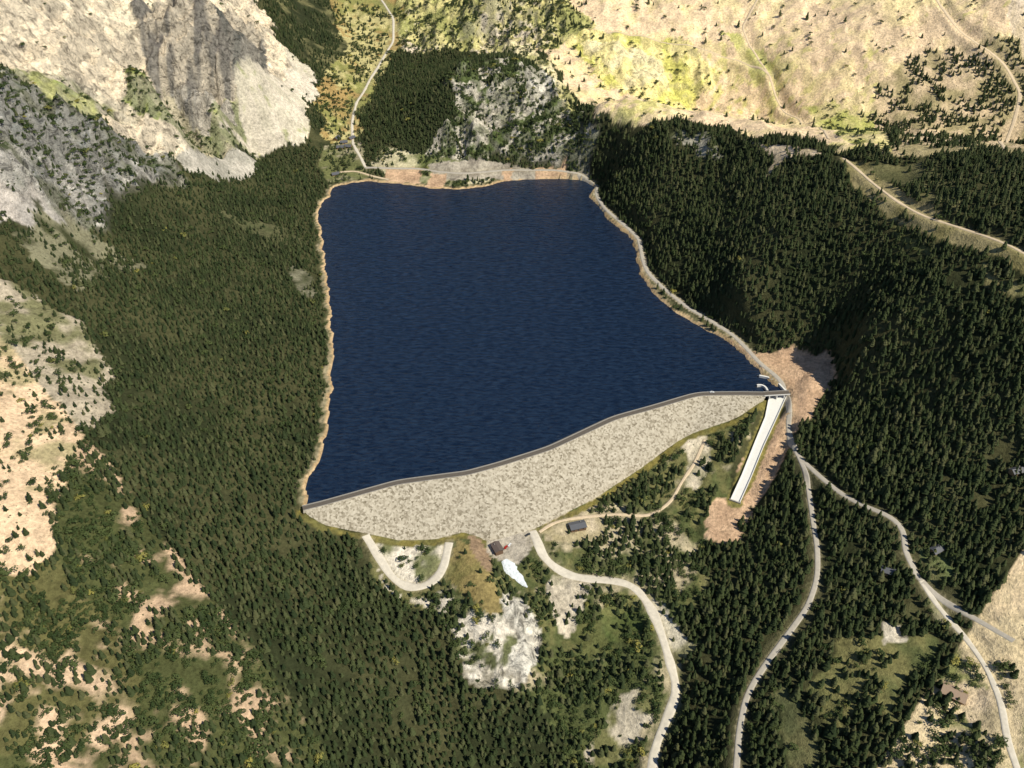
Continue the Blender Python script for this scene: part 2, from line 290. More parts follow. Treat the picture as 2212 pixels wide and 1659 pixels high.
# toe and footprint
flatten(Tw,1.5,9,-.3)
foot=np.vstack([Cw[:,:2],Tw[::-1,:2]])
inf=inside(foot,X,Y)
dtoe,ztoe=pdist(Tw,X,Y,120); dcrest,_=pdist(Cw,X,Y,120)
t=dcrest/(dcrest+dtoe+1e-6); Dm=3+(ztoe-3)*t
H=np.where(inf,Dm-np.minimum(6,.4+.5*dtoe),H)
H=np.where((~inf)&(dcrest<9)&(dshore>2),np.minimum(H,-2),H)
# spillway
SP=at_z([(1681,852,-1.5),(1664,905,-9),(1640,960,-17),(1612,1030,-27),(1588,1083,-34)])
SW=[17,10.5,9,8.6,8.6]
SB=at_z([(1700,925,-8),(1678,975,-16),(1650,1035,-25),(1622,1090,-33)])
flatten(SB,5,12)
spd=flatten(SP,7.5,9,-1.0)
SPe=at_z([(1588,1083,-34),(1575,1110,-35),(1560,1145,-36)])
flatten(SPe,12,16)
# gravel pad
PAD=hit([(1050,1168),(1085,1160),(1150,1142),(1160,1165),(1140,1200),(1120,1215),(1085,1205),(1055,1192)])
padz=float(np.median(PAD[:,2]))
pp=inside(PAD[:,:2],X,Y)
padd,_=pdist(np.vstack([PAD[:,:2],PAD[:1,:2]]),X,Y,40)
w=np.where(pp,1,1-sstep(0,10,padd)); w=np.where(inf,0,w); H=H*(1-w)+padz*w
# outlet channel
OC=hit([(1090,1208),(1105,1225),(1122,1245),(1140,1268)]); OC[:,2]=np.linspace(padz-1.5,OC[-1,2]-1,4)
OC=smooth_line(OC,2,3); ocd=flatten(OC,8,7)
# cover overrides
def paint(m,a,b,n=N4,thr=(.35,.65),c=0,bu=0,sp=0):
    cc=mixc(a,b,sstep(thr[0],thr[1],n)); col[m]=cc[m]; con[m]=c; bus[m]=bu; spk[m]=sp; rk[m]=0
paint((~inl)&(dshore<7)&(dshore<dcrest),(.10,.10,.05),(.28,.24,.15),c=.25,bu=.15)
paint((dshore<2.6)&(dshore<dcrest+4),(.52,.38,.22),(.44,.31,.17))
paint((~inl)&(kd['a']<1.5)&(dshore<20),(.46,.40,.30),(.40,.34,.24))
paint((~inf)&(dtoe<7),(.20,.17,.05),(.14,.13,.045))
BR=((.56,.385,.25),(.46,.31,.20))
poly=hit([(925,356),(1100,354),(1268,360),(1280,388),(1150,386),(1090,388),(985,392),(940,384)])[:,:2]; paint(inside(poly,X,Y)&(~inl),(.25,.22,.18),(.40,.36,.29))
for px in ([(1560,733),(1600,752),(1640,762),(1690,752),(1740,755),(1790,760),(1806,788),(1800,815),(1782,845),(1758,875),(1748,902),(1726,930),(1706,940),(1700,850),(1690,835),(1640,795)],
           [(1700,880),(1712,935),(1696,968),(1672,1005),(1654,1038),(1648,1065),(1616,1095),(1632,1106),(1606,1130),(1608,1142),(1592,1172),(1560,1176),(1526,1168),(1522,1130),(1540,1085),(1575,1075),(1600,1000)],
           [(832,362),(912,362),(908,396),(836,394)],[(930,374),(964,376),(960,410),(918,406)],[(1084,366),(1114,366),(1104,394),(1090,390)],[(1152,360),(1222,360),(1224,390),(1156,390)],
           [(1562,728),(1640,800),(1600,765)]):
    poly=hit(px)[:,:2]; m=inside(poly,X+(vn(X/7,Y/7,90)-.5)*7,Y+(vn(X/7,Y/7,91)-.5)*7)&(~inl)
    paint(m,*BR)
poly=hit([(1012,1158),(1035,1160),(1060,1200),(1062,1236),(1048,1232),(1018,1190)])[:,:2]; paint(inside(poly,X,Y)&(~inf),(.30,.21,.135),(.24,.17,.11))
paint((spd<9)&(~inl),(.22,.19,.06),(.15,.14,.05))
poly=hit([(1702,900),(1712,950),(1672,1035),(1630,1096),(1600,1085),(1648,1010),(1686,900)])[:,:2]
bm_=inside(poly,X,Y); paint(bm_,*BR)
paint(pp,(.50,.45,.37),(.38,.34,.28))
m=(rd<1.0); col[m]=col[m]*.4+np.array((.30,.26,.17))*.6
con[rd<2.4]=0; bus[rd<2.4]=0
m=(rd<7)&(rd>=1.0); con[m]*=.7; col[m]=col[m]*.85+np.array((.22,.19,.11))*.15
sbd,_=pdist(SB[:,:2],X,Y,40)
z0=(spd<15)|inl|inf|(dshore<3.5)|(padd<4)|pp|(ocd<9)|(sbd<12); con[z0]=0; bus[z0]=0
gy,gx=np.gradient(H,GY,GX); slope=np.hypot(gx,gy)
m=sstep(.9,1.6,slope)*np.clip(rk,0,1)
col=col*(1-m[...,None]*.5)+np.array((.28,.26,.22))*(m[...,None]*.5)
# ------------------------------------------------------------ materials
def mat(name): 
    m=bpy.data.materials.new(name); m.use_nodes=True; return m,m.node_tree.nodes,m.node_tree.links,m.node_tree.nodes['Principled BSDF']
def simple(name,c,rough=.8,var=.15,scale=.5,bump=0):
    m,n,l,b=mat(name); b.inputs['Roughness'].default_value=rough
    b.inputs['Specular IOR Level'].default_value=.25
    tc=n.new('ShaderNodeTexCoord'); ns=n.new('ShaderNodeTexNoise'); ns.inputs['Scale'].default_value=scale; ns.inputs['Detail'].default_value=6; ns.inputs['Roughness'].default_value=.7
    l.new(tc.outputs['Object'],ns.inputs['Vector'])
    r=n.new('ShaderNodeValToRGB'); r.color_ramp.elements[0].position=.3; r.color_ramp.elements[1].position=.7
    r.color_ramp.elements[0].color=(*[x*(1-var) for x in c],1); r.color_ramp.elements[1].color=(*[min(1,x*(1+var)) for x in c],1)
    l.new(ns.outputs['Fac'],r.inputs['Fac']); l.new(r.outputs['Color'],b.inputs['Base Color'])
    if bump:
        bp=n.new('ShaderNodeBump'); bp.inputs['Strength'].default_value=bump; bp.inputs['Distance'].default_value=.5; l.new(ns.outputs['Fac'],bp.inputs['Height']); l.new(bp.outputs['Normal'],b.inputs['Normal'])
    return m
def math_(n,l,op,a,b):
    x=n.new('ShaderNodeMath'); x.operation=op
    for i,v in enumerate((a,b)):
        if v is None: continue
        if isinstance(v,(int,float)): x.inputs[i].default_value=v
        else: l.new(v,x.inputs[i])
    return x.outputs[0]
tm,n,l,b=mat('terrain_ground'); b.inputs['Roughness'].default_value=.95; b.inputs['Specular IOR Level'].default_value=.1
at=n.new('ShaderNodeAttribute'); at.attribute_name='cover'
as_=n.new('ShaderNodeAttribute'); as_.attribute_name='shrub'
ar=n.new('ShaderNodeAttribute'); ar.attribute_name='rocky'
tc=n.new('ShaderNodeTexCoord')
def noi(s,d=6,r=.65,dist=0):
    x=n.new('ShaderNodeTexNoise'); x.inputs['Scale'].default_value=s; x.inputs['Detail'].default_value=d; x.inputs['Roughness'].default_value=r; x.inputs['Distortion'].default_value=dist; l.new(tc.outputs['Object'],x.inputs['Vector']); return x.outputs['Fac']
n1=noi(.035,4); n2=noi(.28,4); n3=noi(1.1,1); n4=noi(.09,6,.75,.8)
f=math_(n,l,'ADD',math_(n,l,'MULTIPLY',n1,1.2),math_(n,l,'MULTIPLY',n2,1.5))
f=math_(n,l,'ADD',f,math_(n,l,'MULTIPLY',n3,.5))
f=math_(n,l,'SUBTRACT',f,.52)
ck=n.new('ShaderNodeMapRange'); ck.inputs['From Min'].default_value=.39; ck.inputs['From Max'].default_value=.50; ck.inputs['To Min'].default_value=.38; ck.inputs['To Max'].default_value=1.12; l.new(n4,ck.inputs['Value'])
rkf=n.new('ShaderNodeMix'); rkf.data_type='FLOAT'; l.new(math_(n,l,'MINIMUM',math_(n,l,'MULTIPLY',ar.outputs['Fac'],.75),1.0),rkf.inputs['Factor']); rkf.inputs['A'].default_value=1.0; l.new(ck.outputs[0],rkf.inputs['B'])
f=math_(n,l,'MULTIPLY',f,rkf.outputs['Result'])
mul=n.new('ShaderNodeVectorMath'); mul.operation='SCALE'; l.new(at.outputs['Color'],mul.inputs[0]); l.new(f,mul.inputs['Scale'])
vo=n.new('ShaderNodeTexVoronoi'); vo.inputs['Scale'].default_value=.30; l.new(tc.outputs['Object'],vo.inputs['Vector'])
sepc=n.new('ShaderNodeSeparateColor'); l.new(vo.outputs['Color'],sepc.inputs[0])
thr=math_(n,l,'MULTIPLY',math_(n,l,'MULTIPLY',as_.outputs['Fac'],math_(n,l,'MULTIPLY',sepc.outputs[0],sepc.outputs[0])),.62)
patch=n.new('ShaderNodeMapRange'); patch.inputs['From Min'].default_value=.42; patch.inputs['From Max'].default_value=.58; l.new(n1,patch.inputs['Value'])
thr=math_(n,l,'MULTIPLY',thr,patch.outputs[0])
sp_=math_(n,l,'LESS_THAN',vo.outputs['Distance'],thr)
mx=n.new('ShaderNodeMix'); mx.data_type='RGBA'; l.new(math_(n,l,'MULTIPLY',sp_,.85),mx.inputs['Factor']); l.new(mul.outputs[0],mx.inputs['A']); mx.inputs['B'].default_value=(.05,.06,.025,1)
l.new(mx.outputs['Result'],b.inputs['Base Color'])
bh=math_(n,l,'ADD',math_(n,l,'ADD',n2,math_(n,l,'MULTIPLY',n3,.3)),math_(n,l,'MULTIPLY',math_(n,l,'MULTIPLY',n4,ar.outputs['Fac']),2.6))
bp=n.new('ShaderNodeBump'); bp.inputs['Strength'].default_value=.85; bp.inputs['Distance'].default_value=2.0; l.new(bh,bp.inputs['Height']); l.new(bp.outputs['Normal'],b.inputs['Normal'])
def mesh_from(name,V,Fq,mats,smooth=False,mi=None):
    me=bpy.data.meshes.new(name); me.from_pydata([tuple(map(float,v)) for v in V],[],[tuple(map(int,f)) for f in Fq])
    for m in mats: me.materials.append(m)
    if mi is not None: me.polygons.foreach_set('material_index',np.array(mi,dtype=np.int32))
    if smooth: me.polygons.foreach_set('use_smooth',np.ones(len(me.polygons),bool))
    me.update(); o=bpy.data.objects.new(name,me); scene.collection.objects.link(o); return o
me=bpy.data.meshes.new('terrain'); N=NX*NY
me.vertices.add(N); me.vertices.foreach_set('co',np.stack([X,Y,H],-1).astype(np.float32).ravel())
idx=np.arange(N).reshape(NY,NX); q=np.stack([idx[:-1,:-1],idx[:-1,1:],idx[1:,1:],idx[1:,:-1]],-1).reshape(-1,4)
me.loops.add(q.size); me.loops.foreach_set('vertex_index',q.ravel().astype(np.int32))
me.polygons.add(len(q)); me.polygons.foreach_set('loop_start',np.arange(0,q.size,4,dtype=np.int32)); me.polygons.foreach_set('loop_total',np.full(len(q),4,dtype=np.int32))
me.update(calc_edges=True); me.polygons.foreach_set('use_smooth',np.ones(len(q),bool))
a=me.attributes.new('cover','FLOAT_COLOR','POINT'); a.data.foreach_set('color',np.concatenate([col,np.ones((NY,NX,1))],-1).astype(np.float32).ravel())
a=me.attributes.new('shrub','FLOAT','POINT'); a.data.foreach_set('value',spk.astype(np.float32).ravel())
rk2=np.where(rd<3,0,rk); a=me.attributes.new('rocky','FLOAT','POINT'); a.data.foreach_set('value',rk2.astype(np.float32).ravel())
me.materials.append(tm); ter=bpy.data.objects.new('terrain',me); scene.collection.objects.link(ter)
# ------------------------------------------------------------ water
wm,n,l,b=mat('lake_water'); b.inputs['Roughness'].default_value=.2; b.inputs['IOR'].default_value=1.33
tc=n.new('ShaderNodeTexCoord'); mp=n.new('ShaderNodeMapping'); mp.inputs['Scale'].default_value=(.07,.19,1); mp.inputs['Rotation'].default_value=(0,0,math.radians(14)); l.new(tc.outputs['Object'],mp.inputs['Vector'])
ns=n.new('ShaderNodeTexNoise'); ns.inputs['Scale'].default_value=1.5; ns.inputs['Detail'].default_value=6; ns.inputs['Roughness'].default_value=.6; ns.inputs['Distortion'].default_value=.6; l.new(mp.outputs[0],ns.inputs['Vector'])
cr=n.new('ShaderNodeValToRGB'); cr.color_ramp.elements[0].position=.38; cr.color_ramp.elements[1].position=.68; cr.color_ramp.elements[0].color=(.004,.0115,.031,1); cr.color_ramp.elements[1].color=(.015,.031,.064,1)
l.new(ns.outputs['Fac'],cr.inputs['Fac']); l.new(cr.outputs['Color'],b.inputs['Base Color'])
bp=n.new('ShaderNodeBump'); bp.inputs['Strength'].default_value=.9; bp.inputs['Distance'].default_value=1.7; l.new(ns.outputs['Fac'],bp.inputs['Height']); l.new(bp.outputs['Normal'],b.inputs['Normal'])
d=np.gradient(sh,axis=0); L=np.linalg.norm(d,axis=1)+1e-6; nn=np.stack([d[:,1],-d[:,0]],1)/L[:,None]
c0=sh.mean(0); sgn=np.sign(((sh-c0)*nn).sum(1).mean()); out=sh+nn*sgn*3.0
W=np.vstack([out,Cw[:,:2]])
mesh_from('lake_water',[(x,y,0) for x,y in W],[list(range(len(W)))],[wm])
# ------------------------------------------------------------ dam
dm,n,l,b=mat('riprap_rock'); b.inputs['Roughness'].default_value=.95; b.inputs['Specular IOR Level'].default_value=.1
tc=n.new('ShaderNodeTexCoord'); vo=n.new('ShaderNodeTexVoronoi'); vo.inputs['Scale'].default_value=.55; l.new(tc.outputs['Object'],vo.inputs['Vector'])
sc_=n.new('ShaderNodeSeparateColor'); l.new(vo.outputs['Color'],sc_.inputs[0])
ns=n.new('ShaderNodeTexNoise'); ns.inputs['Scale'].default_value=.18; ns.inputs['Detail'].default_value=8; ns.inputs['Roughness'].default_value=.75; l.new(tc.outputs['Object'],ns.inputs['Vector'])
v=math_(n,l,'ADD',math_(n,l,'MULTIPLY',sc_.outputs[0],.45),math_(n,l,'MULTIPLY',ns.outputs['Fac'],.55))
r=n.new('ShaderNodeValToRGB'); e=r.color_ramp.elements; e[0].position=.22; e[0].color=(.17,.145,.10,1); e[1].position=.48; e[1].color=(.42,.375,.295,1); x=e.new(.8); x.color=(.56,.51,.415,1)
l.new(v,r.inputs['Fac']); l.new(r.outputs['Color'],b.inputs['Base Color'])
bp=n.new('ShaderNodeBump'); bp.inputs['Strength'].default_value=.7; bp.inputs['Distance'].default_value=.7; l.new(sc_.outputs[0],bp.inputs['Height']); l.new(bp.outputs['Normal'],b.inputs['Normal'])
asph=simple('crest_road_surface',(.115,.10,.085),.9,.15,.4)
conc=simple('concrete',(.72,.71,.68),.8,.06,.3); concg=simple('concrete_grey',(.34,.32,.29),.85,.12,.5)
def empty(name,loc=(0,0,0)):
    o=bpy.data.objects.new(name,None); o.location=loc; scene.collection.objects.link(o); return o
def parent(o,p): o.parent=p; o.matrix_parent_inverse=p.matrix_world.inverted(); return o
def resamp(P,n):
    P=np.asarray(P); s=np.linspace(0,len(P)-1,n); i=np.minimum(s.astype(int),len(P)-2); f=(s-i)[:,None]; return P[i]*(1-f)+P[i+1]*f
NS=105; C=resamp(Cw,NS); Tt=resamp(Tw,NS)
for _ in range(3):
    C[1:-1]=(C[:-2]+2*C[1:-1]+C[2:])/4; Tt[1:-1]=(Tt[:-2]+2*Tt[1:-1]+Tt[2:])/4
dC=np.gradient(C[:,:2],axis=0); dC/=np.linalg.norm(dC,axis=1)[:,None]; up=np.stack([-dC[:,1],dC[:,0]],1)
if (up@np.array([0,1.])).mean()<0: up=-up
def off(P,u,dist,z): return np.c_[P[:,:2]+u*dist, np.full(len(P),z)]
dam=empty('dam')
rows=[]
for k in range(13):
    t=k/12; r_=C*(1-t)+Tt*t; r_=r_.copy()
    if 0<k<12: r_[:,2]+=(fbm(r_[:,0]/6,r_[:,1]/6,3,7)-.5)*1.2
    if k==12: r_[:,2]-=.9
    rows.append(r_)
V=np.vstack(rows); Fq=[(k*NS+i,k*NS+i+1,(k+1)*NS+i+1,(k+1)*NS+i) for k in range(12) for i in range(NS-1)]
parent(mesh_from('downstream_rock_face',V,Fq,[dm],True),dam)
def strip(name,rows,m,smooth=False):
    n_=len(rows[0]); V=np.vstack(rows); Fq=[(k*n_+i,k*n_+i+1,(k+1)*n_+i+1,(k+1)*n_+i) for k in range(len(rows)-1) for i in range(n_-1)]
    return mesh_from(name,V,Fq,[m],smooth)
parent(strip('crest_roadway',[off(C,up,-.02,3.0),off(C,up,.6,3.03),off(C,up,5.6,3.03)],asph),dam)
parent(strip('upstream_parapet',[off(C,up,5.6,2.9),off(C,up,5.6,3.9),off(C,up,6.1,3.9),off(C,up,6.1,2.0)],concg),dam)
parent(strip('upstream_face',[off(C,up,6.0,2.6),off(C,up,13,-1.5),off(C,up,30,-12)],simple('upstream_rock',(.16,.145,.12),.9,.3,.6,.6)),dam)
parent(strip('downstream_kerb',[off(C,up,.0,3.0),off(C,up,0,3.35),off(C,up,.45,3.35),off(C,up,.45,3.0)],concg),dam)
# ------------------------------------------------------------ spillway
spw=empty('spillway')
S=resamp(SP,41); Wd=np.interp(np.linspace(0,4,41),range(5),SW)
dS=np.gradient(S[:,:2],axis=0); dS/=np.linalg.norm(dS,axis=1)[:,None]; rt=np.stack([dS[:,1],-dS[:,0]],1)
def offs(a,dz): return np.c_[S[:,:2]+rt*(Wd*.5+a)[:,None]*1, S[:,2]+dz]
def offs2(a,dz): return np.c_[S[:,:2]-rt*(Wd*.5+a)[:,None], S[:,2]+dz]
wht=simple('white_concrete',(.74,.73,.69),.75,.06,.3)
parent(strip('chute_floor',[offs(0,0),offs2(0,0)],wht),spw)
for nm,fn in (('chute_wall_right',offs),('chute_wall_left',offs2)):
    parent(strip(nm,[fn(0,0),fn(0,1.5),fn(.6,1.5),fn(.6,-1.5)],conc),spw)
import bmesh
def box(name,c,size,rotz,m,par=None,bev=0):
    bm=bmesh.new(); bmesh.ops.create_cube(bm,size=1)
    for v in bm.verts: v.co=Vector((v.co.x*size[0],v.co.y*size[1],v.co.z*size[2]))
    me=bpy.data.meshes.new(name); bm.to_mesh(me); bm.free(); me.materials.append(m)
    o=bpy.data.objects.new(name,me); o.location=c; o.rotation_euler=(0,0,rotz); scene.collection.objects.link(o)
    if par: bpy.context.view_layer.update(); parent(o,par)
    return o
e0=S[-1]; ang=math.atan2(dS[-1][1],dS[-1][0])
box('end_sill',(e0[0]+dS[-1][0]*.8,e0[1]+dS[-1][1]*.8,e0[2]+.2),(1.2,11.5,2.4),ang,concg,spw)
def wall(name,P,h,th,m,par):
    P=smooth_line(P,1.5,3); d=np.gradient(P[:,:2],axis=0); d/=np.linalg.norm(d,axis=1)[:,None]; u=np.stack([-d[:,1],d[:,0]],1)
    r=[np.c_[P[:,:2]-u*th/2,np.full(len(P),-3.)],np.c_[P[:,:2]-u*th/2,P[:,2]+h],np.c_[P[:,:2]+u*th/2,P[:,2]+h],np.c_[P[:,:2]+u*th/2,np.full(len(P),-3.)]]
    return parent(strip(name,r,m),par)
wall('approach_wall_right',at_z([(1640,812,1.5),(1660,816,1.5),(1680,827,1.5),(1697,845,2)]),1.2,1.9,wht,spw)
wall('approach_wall_left',at_z([(1635,833,1.5),(1645,832,1.5),(1654,837,1.5),(1658,845,2)]),1.2,1.9,wht,spw)
A=C[-1]; jr=at_z([(1703,852,3.2)])[0]
mid=(A+jr)/2; ln=np.linalg.norm((jr-A)[:2])+4; an=math.atan2(jr[1]-A[1],jr[0]-A[0])
br=empty('spillway_bridge')
box('deck',(mid[0],mid[1]+3,2.75),(ln,6.2,.7),an,asph,br)
box('parapet_upstream',(mid[0],mid[1]+6.3,3.4),(ln,.4,1.2),an,concg,br); box('parapet_downstream',(mid[0],mid[1]-.3,3.4),(ln,.4,1.2),an,conc,br)
for k in range(3):
    p=A+(jr-A)*(k+.5)/3; box('pier_%d'%k,(p[0],p[1]+3,-.3),(1,6,5),an,conc,br)
# ------------------------------------------------------------ roads
grey=simple('paved_road',(.42,.385,.33),.9,.14,.3); tanr=simple('dirt_track',(.62,.50,.35),.95,.15,.3)
white=simple('white_gravel_road',(.60,.55,.46),.95,.16,.25)
RM=dict(a=grey,b=grey,c=grey,d=white,e=white,f=white,g=tanr,h=tanr,i=tanr,j=tanr,k=white,l=grey,m=tanr,n=tanr)
for k,P in roads.items():
    P=P[:,:2]; d=np.gradient(P,axis=0); d/=np.linalg.norm(d,axis=1)[:,None]+1e-9; u=np.stack([-d[:,1],d[:,0]],1); hw=WID[k]/2
    wv=1+(vn(P[:,0]/12,P[:,1]/12,33)-.5)*(.12 if k in 'ablc' else .5)
    rows=[]
    for s,dz in ((-1.2,-.7),(-1,.42),(-.5,.48),(0,.52),(.5,.48),(1,.42),(1.2,-.7)):
        q_=P+u*(s*hw*wv)[:,None]; rows.append(np.c_[q_,samp(H,q_[:,0],q_[:,1])+dz])
    strip('road',rows,RM[k],True)
# ------------------------------------------------------------ trees
def leafmat(name,c1,c2,c3,p2=.7):
    m,n,l,b=mat(name); b.inputs['Roughness'].default_value=.8; b.inputs['Specular IOR Level'].default_value=.15
    oi=n.new('ShaderNodeObjectInfo'); r=n.new('ShaderNodeValToRGB'); e=r.color_ramp.elements; e[0].color=(*c1,1); e[1].position=1; e[1].color=(*c3,1); x=e.new(p2); x.color=(*c2,1)
    l.new(oi.outputs['Random'],r.inputs['Fac']); l.new(r.outputs['Color'],b.inputs['Base Color']); return m
cm=leafmat('conifer_needles',(.022,.035,.013),(.052,.068,.025),(.090,.094,.042))
bmn=leafmat('shrub_leaves',(.030,.050,.016),(.078,.100,.034),(.30,.27,.07),.95)
bark=simple('bark',(.10,.07,.045))
src=bpy.data.collections.new('conifer_sources'); src2=bpy.data.collections.new('shrub_sources')
def to_coll(o,c): scene.collection.objects.unlink(o); c.objects.link(o)
for v_ in range(4):
    rg=np.random.default_rng(40+v_); V=[];Fq=[];mi=[]
    nt=6; R0=.19+.03*v_/3
    for k in range(nt):
        z=.10+.80*(k/nt)**.9; r0=R0*(1-z)**.8*1.08; top=z+.26*(1-z)+.06; ns_=9
        b0=len(V); V.append((0,0,min(top,1.0)))
        for j in range(ns_):
            a=2*math.pi*(j+rg.random()*.5)/ns_+k; rr=r0*(.55+.6*rg.random()) if j%2 else r0*(.9+.3*rg.random()); V.append((rr*math.cos(a),rr*math.sin(a),z-.03*rg.random()+(.05 if j%2 else 0)))
        for j in range(ns_): Fq.append((b0,b0+1+j,b0+1+(j+1)%ns_)); mi.append(0)
    b0=len(V)
    for a in range(4): V.append((.018*math.cos(a*1.57),.018*math.sin(a*1.57),-.08))
    V.append((0,0,.6))
    for a in range(4): Fq.append((b0+a,b0+(a+1)%4,b0+4)); mi.append(1)
    to_coll(mesh_from('conifer_%d'%v_,V,Fq,[cm,bark],False,mi),src)
for v_ in range(3):
    rg=np.random.default_rng(80+v_); V=[];Fq=[]
    lobes=[(rg.normal(0,.22),rg.normal(0,.22),.45+rg.random()*.3,.22+.14*rg.random()) for _ in range(7)]
    for k in range(110):
        lx,ly,lz,lr=lobes[k%7]; d_=rg.normal(0,1,3); d_[2]=abs(d_[2])*.8+.1*d_[2]; d_/=np.linalg.norm(d_); p=np.array([lx,ly,lz])+d_*lr*(.75+.3*rg.random())
        if p[2]<.05: p[2]=.05
        a=rg.normal(0,1,3); a=np.cross(a,d_)+d_*rg.normal(0,.3); a/=np.linalg.norm(a); c=np.cross(d_,a); s=.10
        b0=len(V); V+= [p+a*s,p+c*s,p-a*s,p-c*s]; Fq.append((b0,b0+1,b0+2,b0+3))
    b0=len(V)
    for a in range(4): V.append((.04*math.cos(a*1.57),.04*math.sin(a*1.57),-.1))
    V.append((0,0,.6)); mi=[0]*len(Fq)
    for a in range(4): Fq.append((b0+a,b0+(a+1)%4,b0+4)); mi.append(1)
    to_coll(mesh_from('shrub_%d'%v_,V,Fq,[bmn,bark],False,mi),src2)
def scatter(name,P,S_,coll):
    me=bpy.data.meshes.new(name); me.vertices.add(len(P)); me.vertices.foreach_set('co',P.astype(np.float32).ravel())
    a=me.attributes.new('sc','FLOAT_VECTOR','POINT'); a.data.foreach_set('vector',S_.astype(np.float32).ravel())
    rot=np.zeros((len(P),3)); rot[:,2]=rng.random(len(P))*6.283; rot[:,:2]=rng.normal(0,.04,(len(P),2))
    a=me.attributes.new('rt','FLOAT_VECTOR','POINT'); a.data.foreach_set('vector',rot.astype(np.float32).ravel())
    a=me.attributes.new('pick','INT','POINT'); a.data.foreach_set('value',rng.integers(0,12,len(P)).astype(np.int32))
    o=bpy.data.objects.new(name,me); scene.collection.objects.link(o)
    g=bpy.data.node_groups.new(name,'GeometryNodeTree'); g.interface.new_socket('Geometry',in_out='INPUT',socket_type='NodeSocketGeometry'); g.interface.new_socket('Geometry',in_out='OUTPUT',socket_type='NodeSocketGeometry')
    n=g.nodes; l=g.links; gi=n.new('NodeGroupInput'); go=n.new('NodeGroupOutput'); m2=n.new('GeometryNodeMeshToPoints'); ip=n.new('GeometryNodeInstanceOnPoints'); ci=n.new('GeometryNodeCollectionInfo')
    ci.inputs['Collection'].default_value=coll; ci.inputs['Separate Children'].default_value=True; ci.inputs['Reset Children'].default_value=True
    def na(t,nm): x=n.new('GeometryNodeInputNamedAttribute'); x.data_type=t; x.inputs['Name'].default_value=nm; return x.outputs['Attribute']
    l.new(gi.outputs[0],m2.inputs[0]); l.new(m2.outputs[0],ip.inputs['Points']); l.new(ci.outputs[0],ip.inputs['Instance']); ip.inputs['Pick Instance'].default_value=True
    l.new(na('INT','pick'),ip.inputs['Instance Index']); l.new(na('FLOAT_VECTOR','rt'),ip.inputs['Rotation']); l.new(na('FLOAT_VECTOR','sc'),ip.inputs['Scale']); l.new(ip.outputs[0],go.inputs[0])
    md=o.modifiers.new('scatter','NODES'); md.node_group=g
def near_s(A,x,y):
    i=np.clip(np.searchsorted(GX,x),0,NX-1); j=np.clip(np.searchsorted(GY,y),0,NY-1); return A[j,i]
def cand(st,y0=270,y1=1900):
    gx,gy=np.meshgrid(np.arange(-720,900,st),np.arange(y0,y1,st)); gx=gx.ravel();gy=gy.ravel()
    gx=gx+(rng.random(gx.size)-.5)*st*1.2; gy=gy+(rng.random(gy.size)-.5)*st*1.2
    k=np.abs(gx)<gy*.66+130; return gx[k],gy[k]
x,y=cand(4.3); dn=near_s(con,x,y); cl=fbm(x/28,y/28,4,77); pr=np.where(dn>.85,dn*sstep(.14,.36,cl),dn*2.2*sstep(.38,.60,cl))
k=rng.random(len(x))<pr; x=x[k];y=y[k]; z=samp(H,x,y); left=sstep(50,-50,x)*sstep(520,640,y)
hz=(5.4+5.4*rng.random(len(x))**1.5)*np.where(rng.random(len(x))<.08,1.4,1)*(1+.2*sstep(0,200,x)*sstep(900,600,y)-.17*left)
wd=hz*(.90+.5*rng.random(len(x)))*1.08
nc=len(x); scatter('conifer_forest',np.c_[x,y,z],np.c_[wd,wd,hz],src)
x,y=cand(4.2); dn=near_s(bus,x,y); cl=fbm(x/22,y/22,4,99); pr=dn*2.0*sstep(.38,.62,cl)
k=rng.random(len(x))<pr; x=x[k];y=y[k]; z=samp(H,x,y); hz=(2.4+3.6*rng.random(len(x))**1.6); wd=hz*(1.1+.5*rng.random(len(x)))
scatter('shrub_thicket',np.c_[x,y,z],np.c_[wd,wd,hz],src2); print('conifers',nc,'shrubs',len(x))
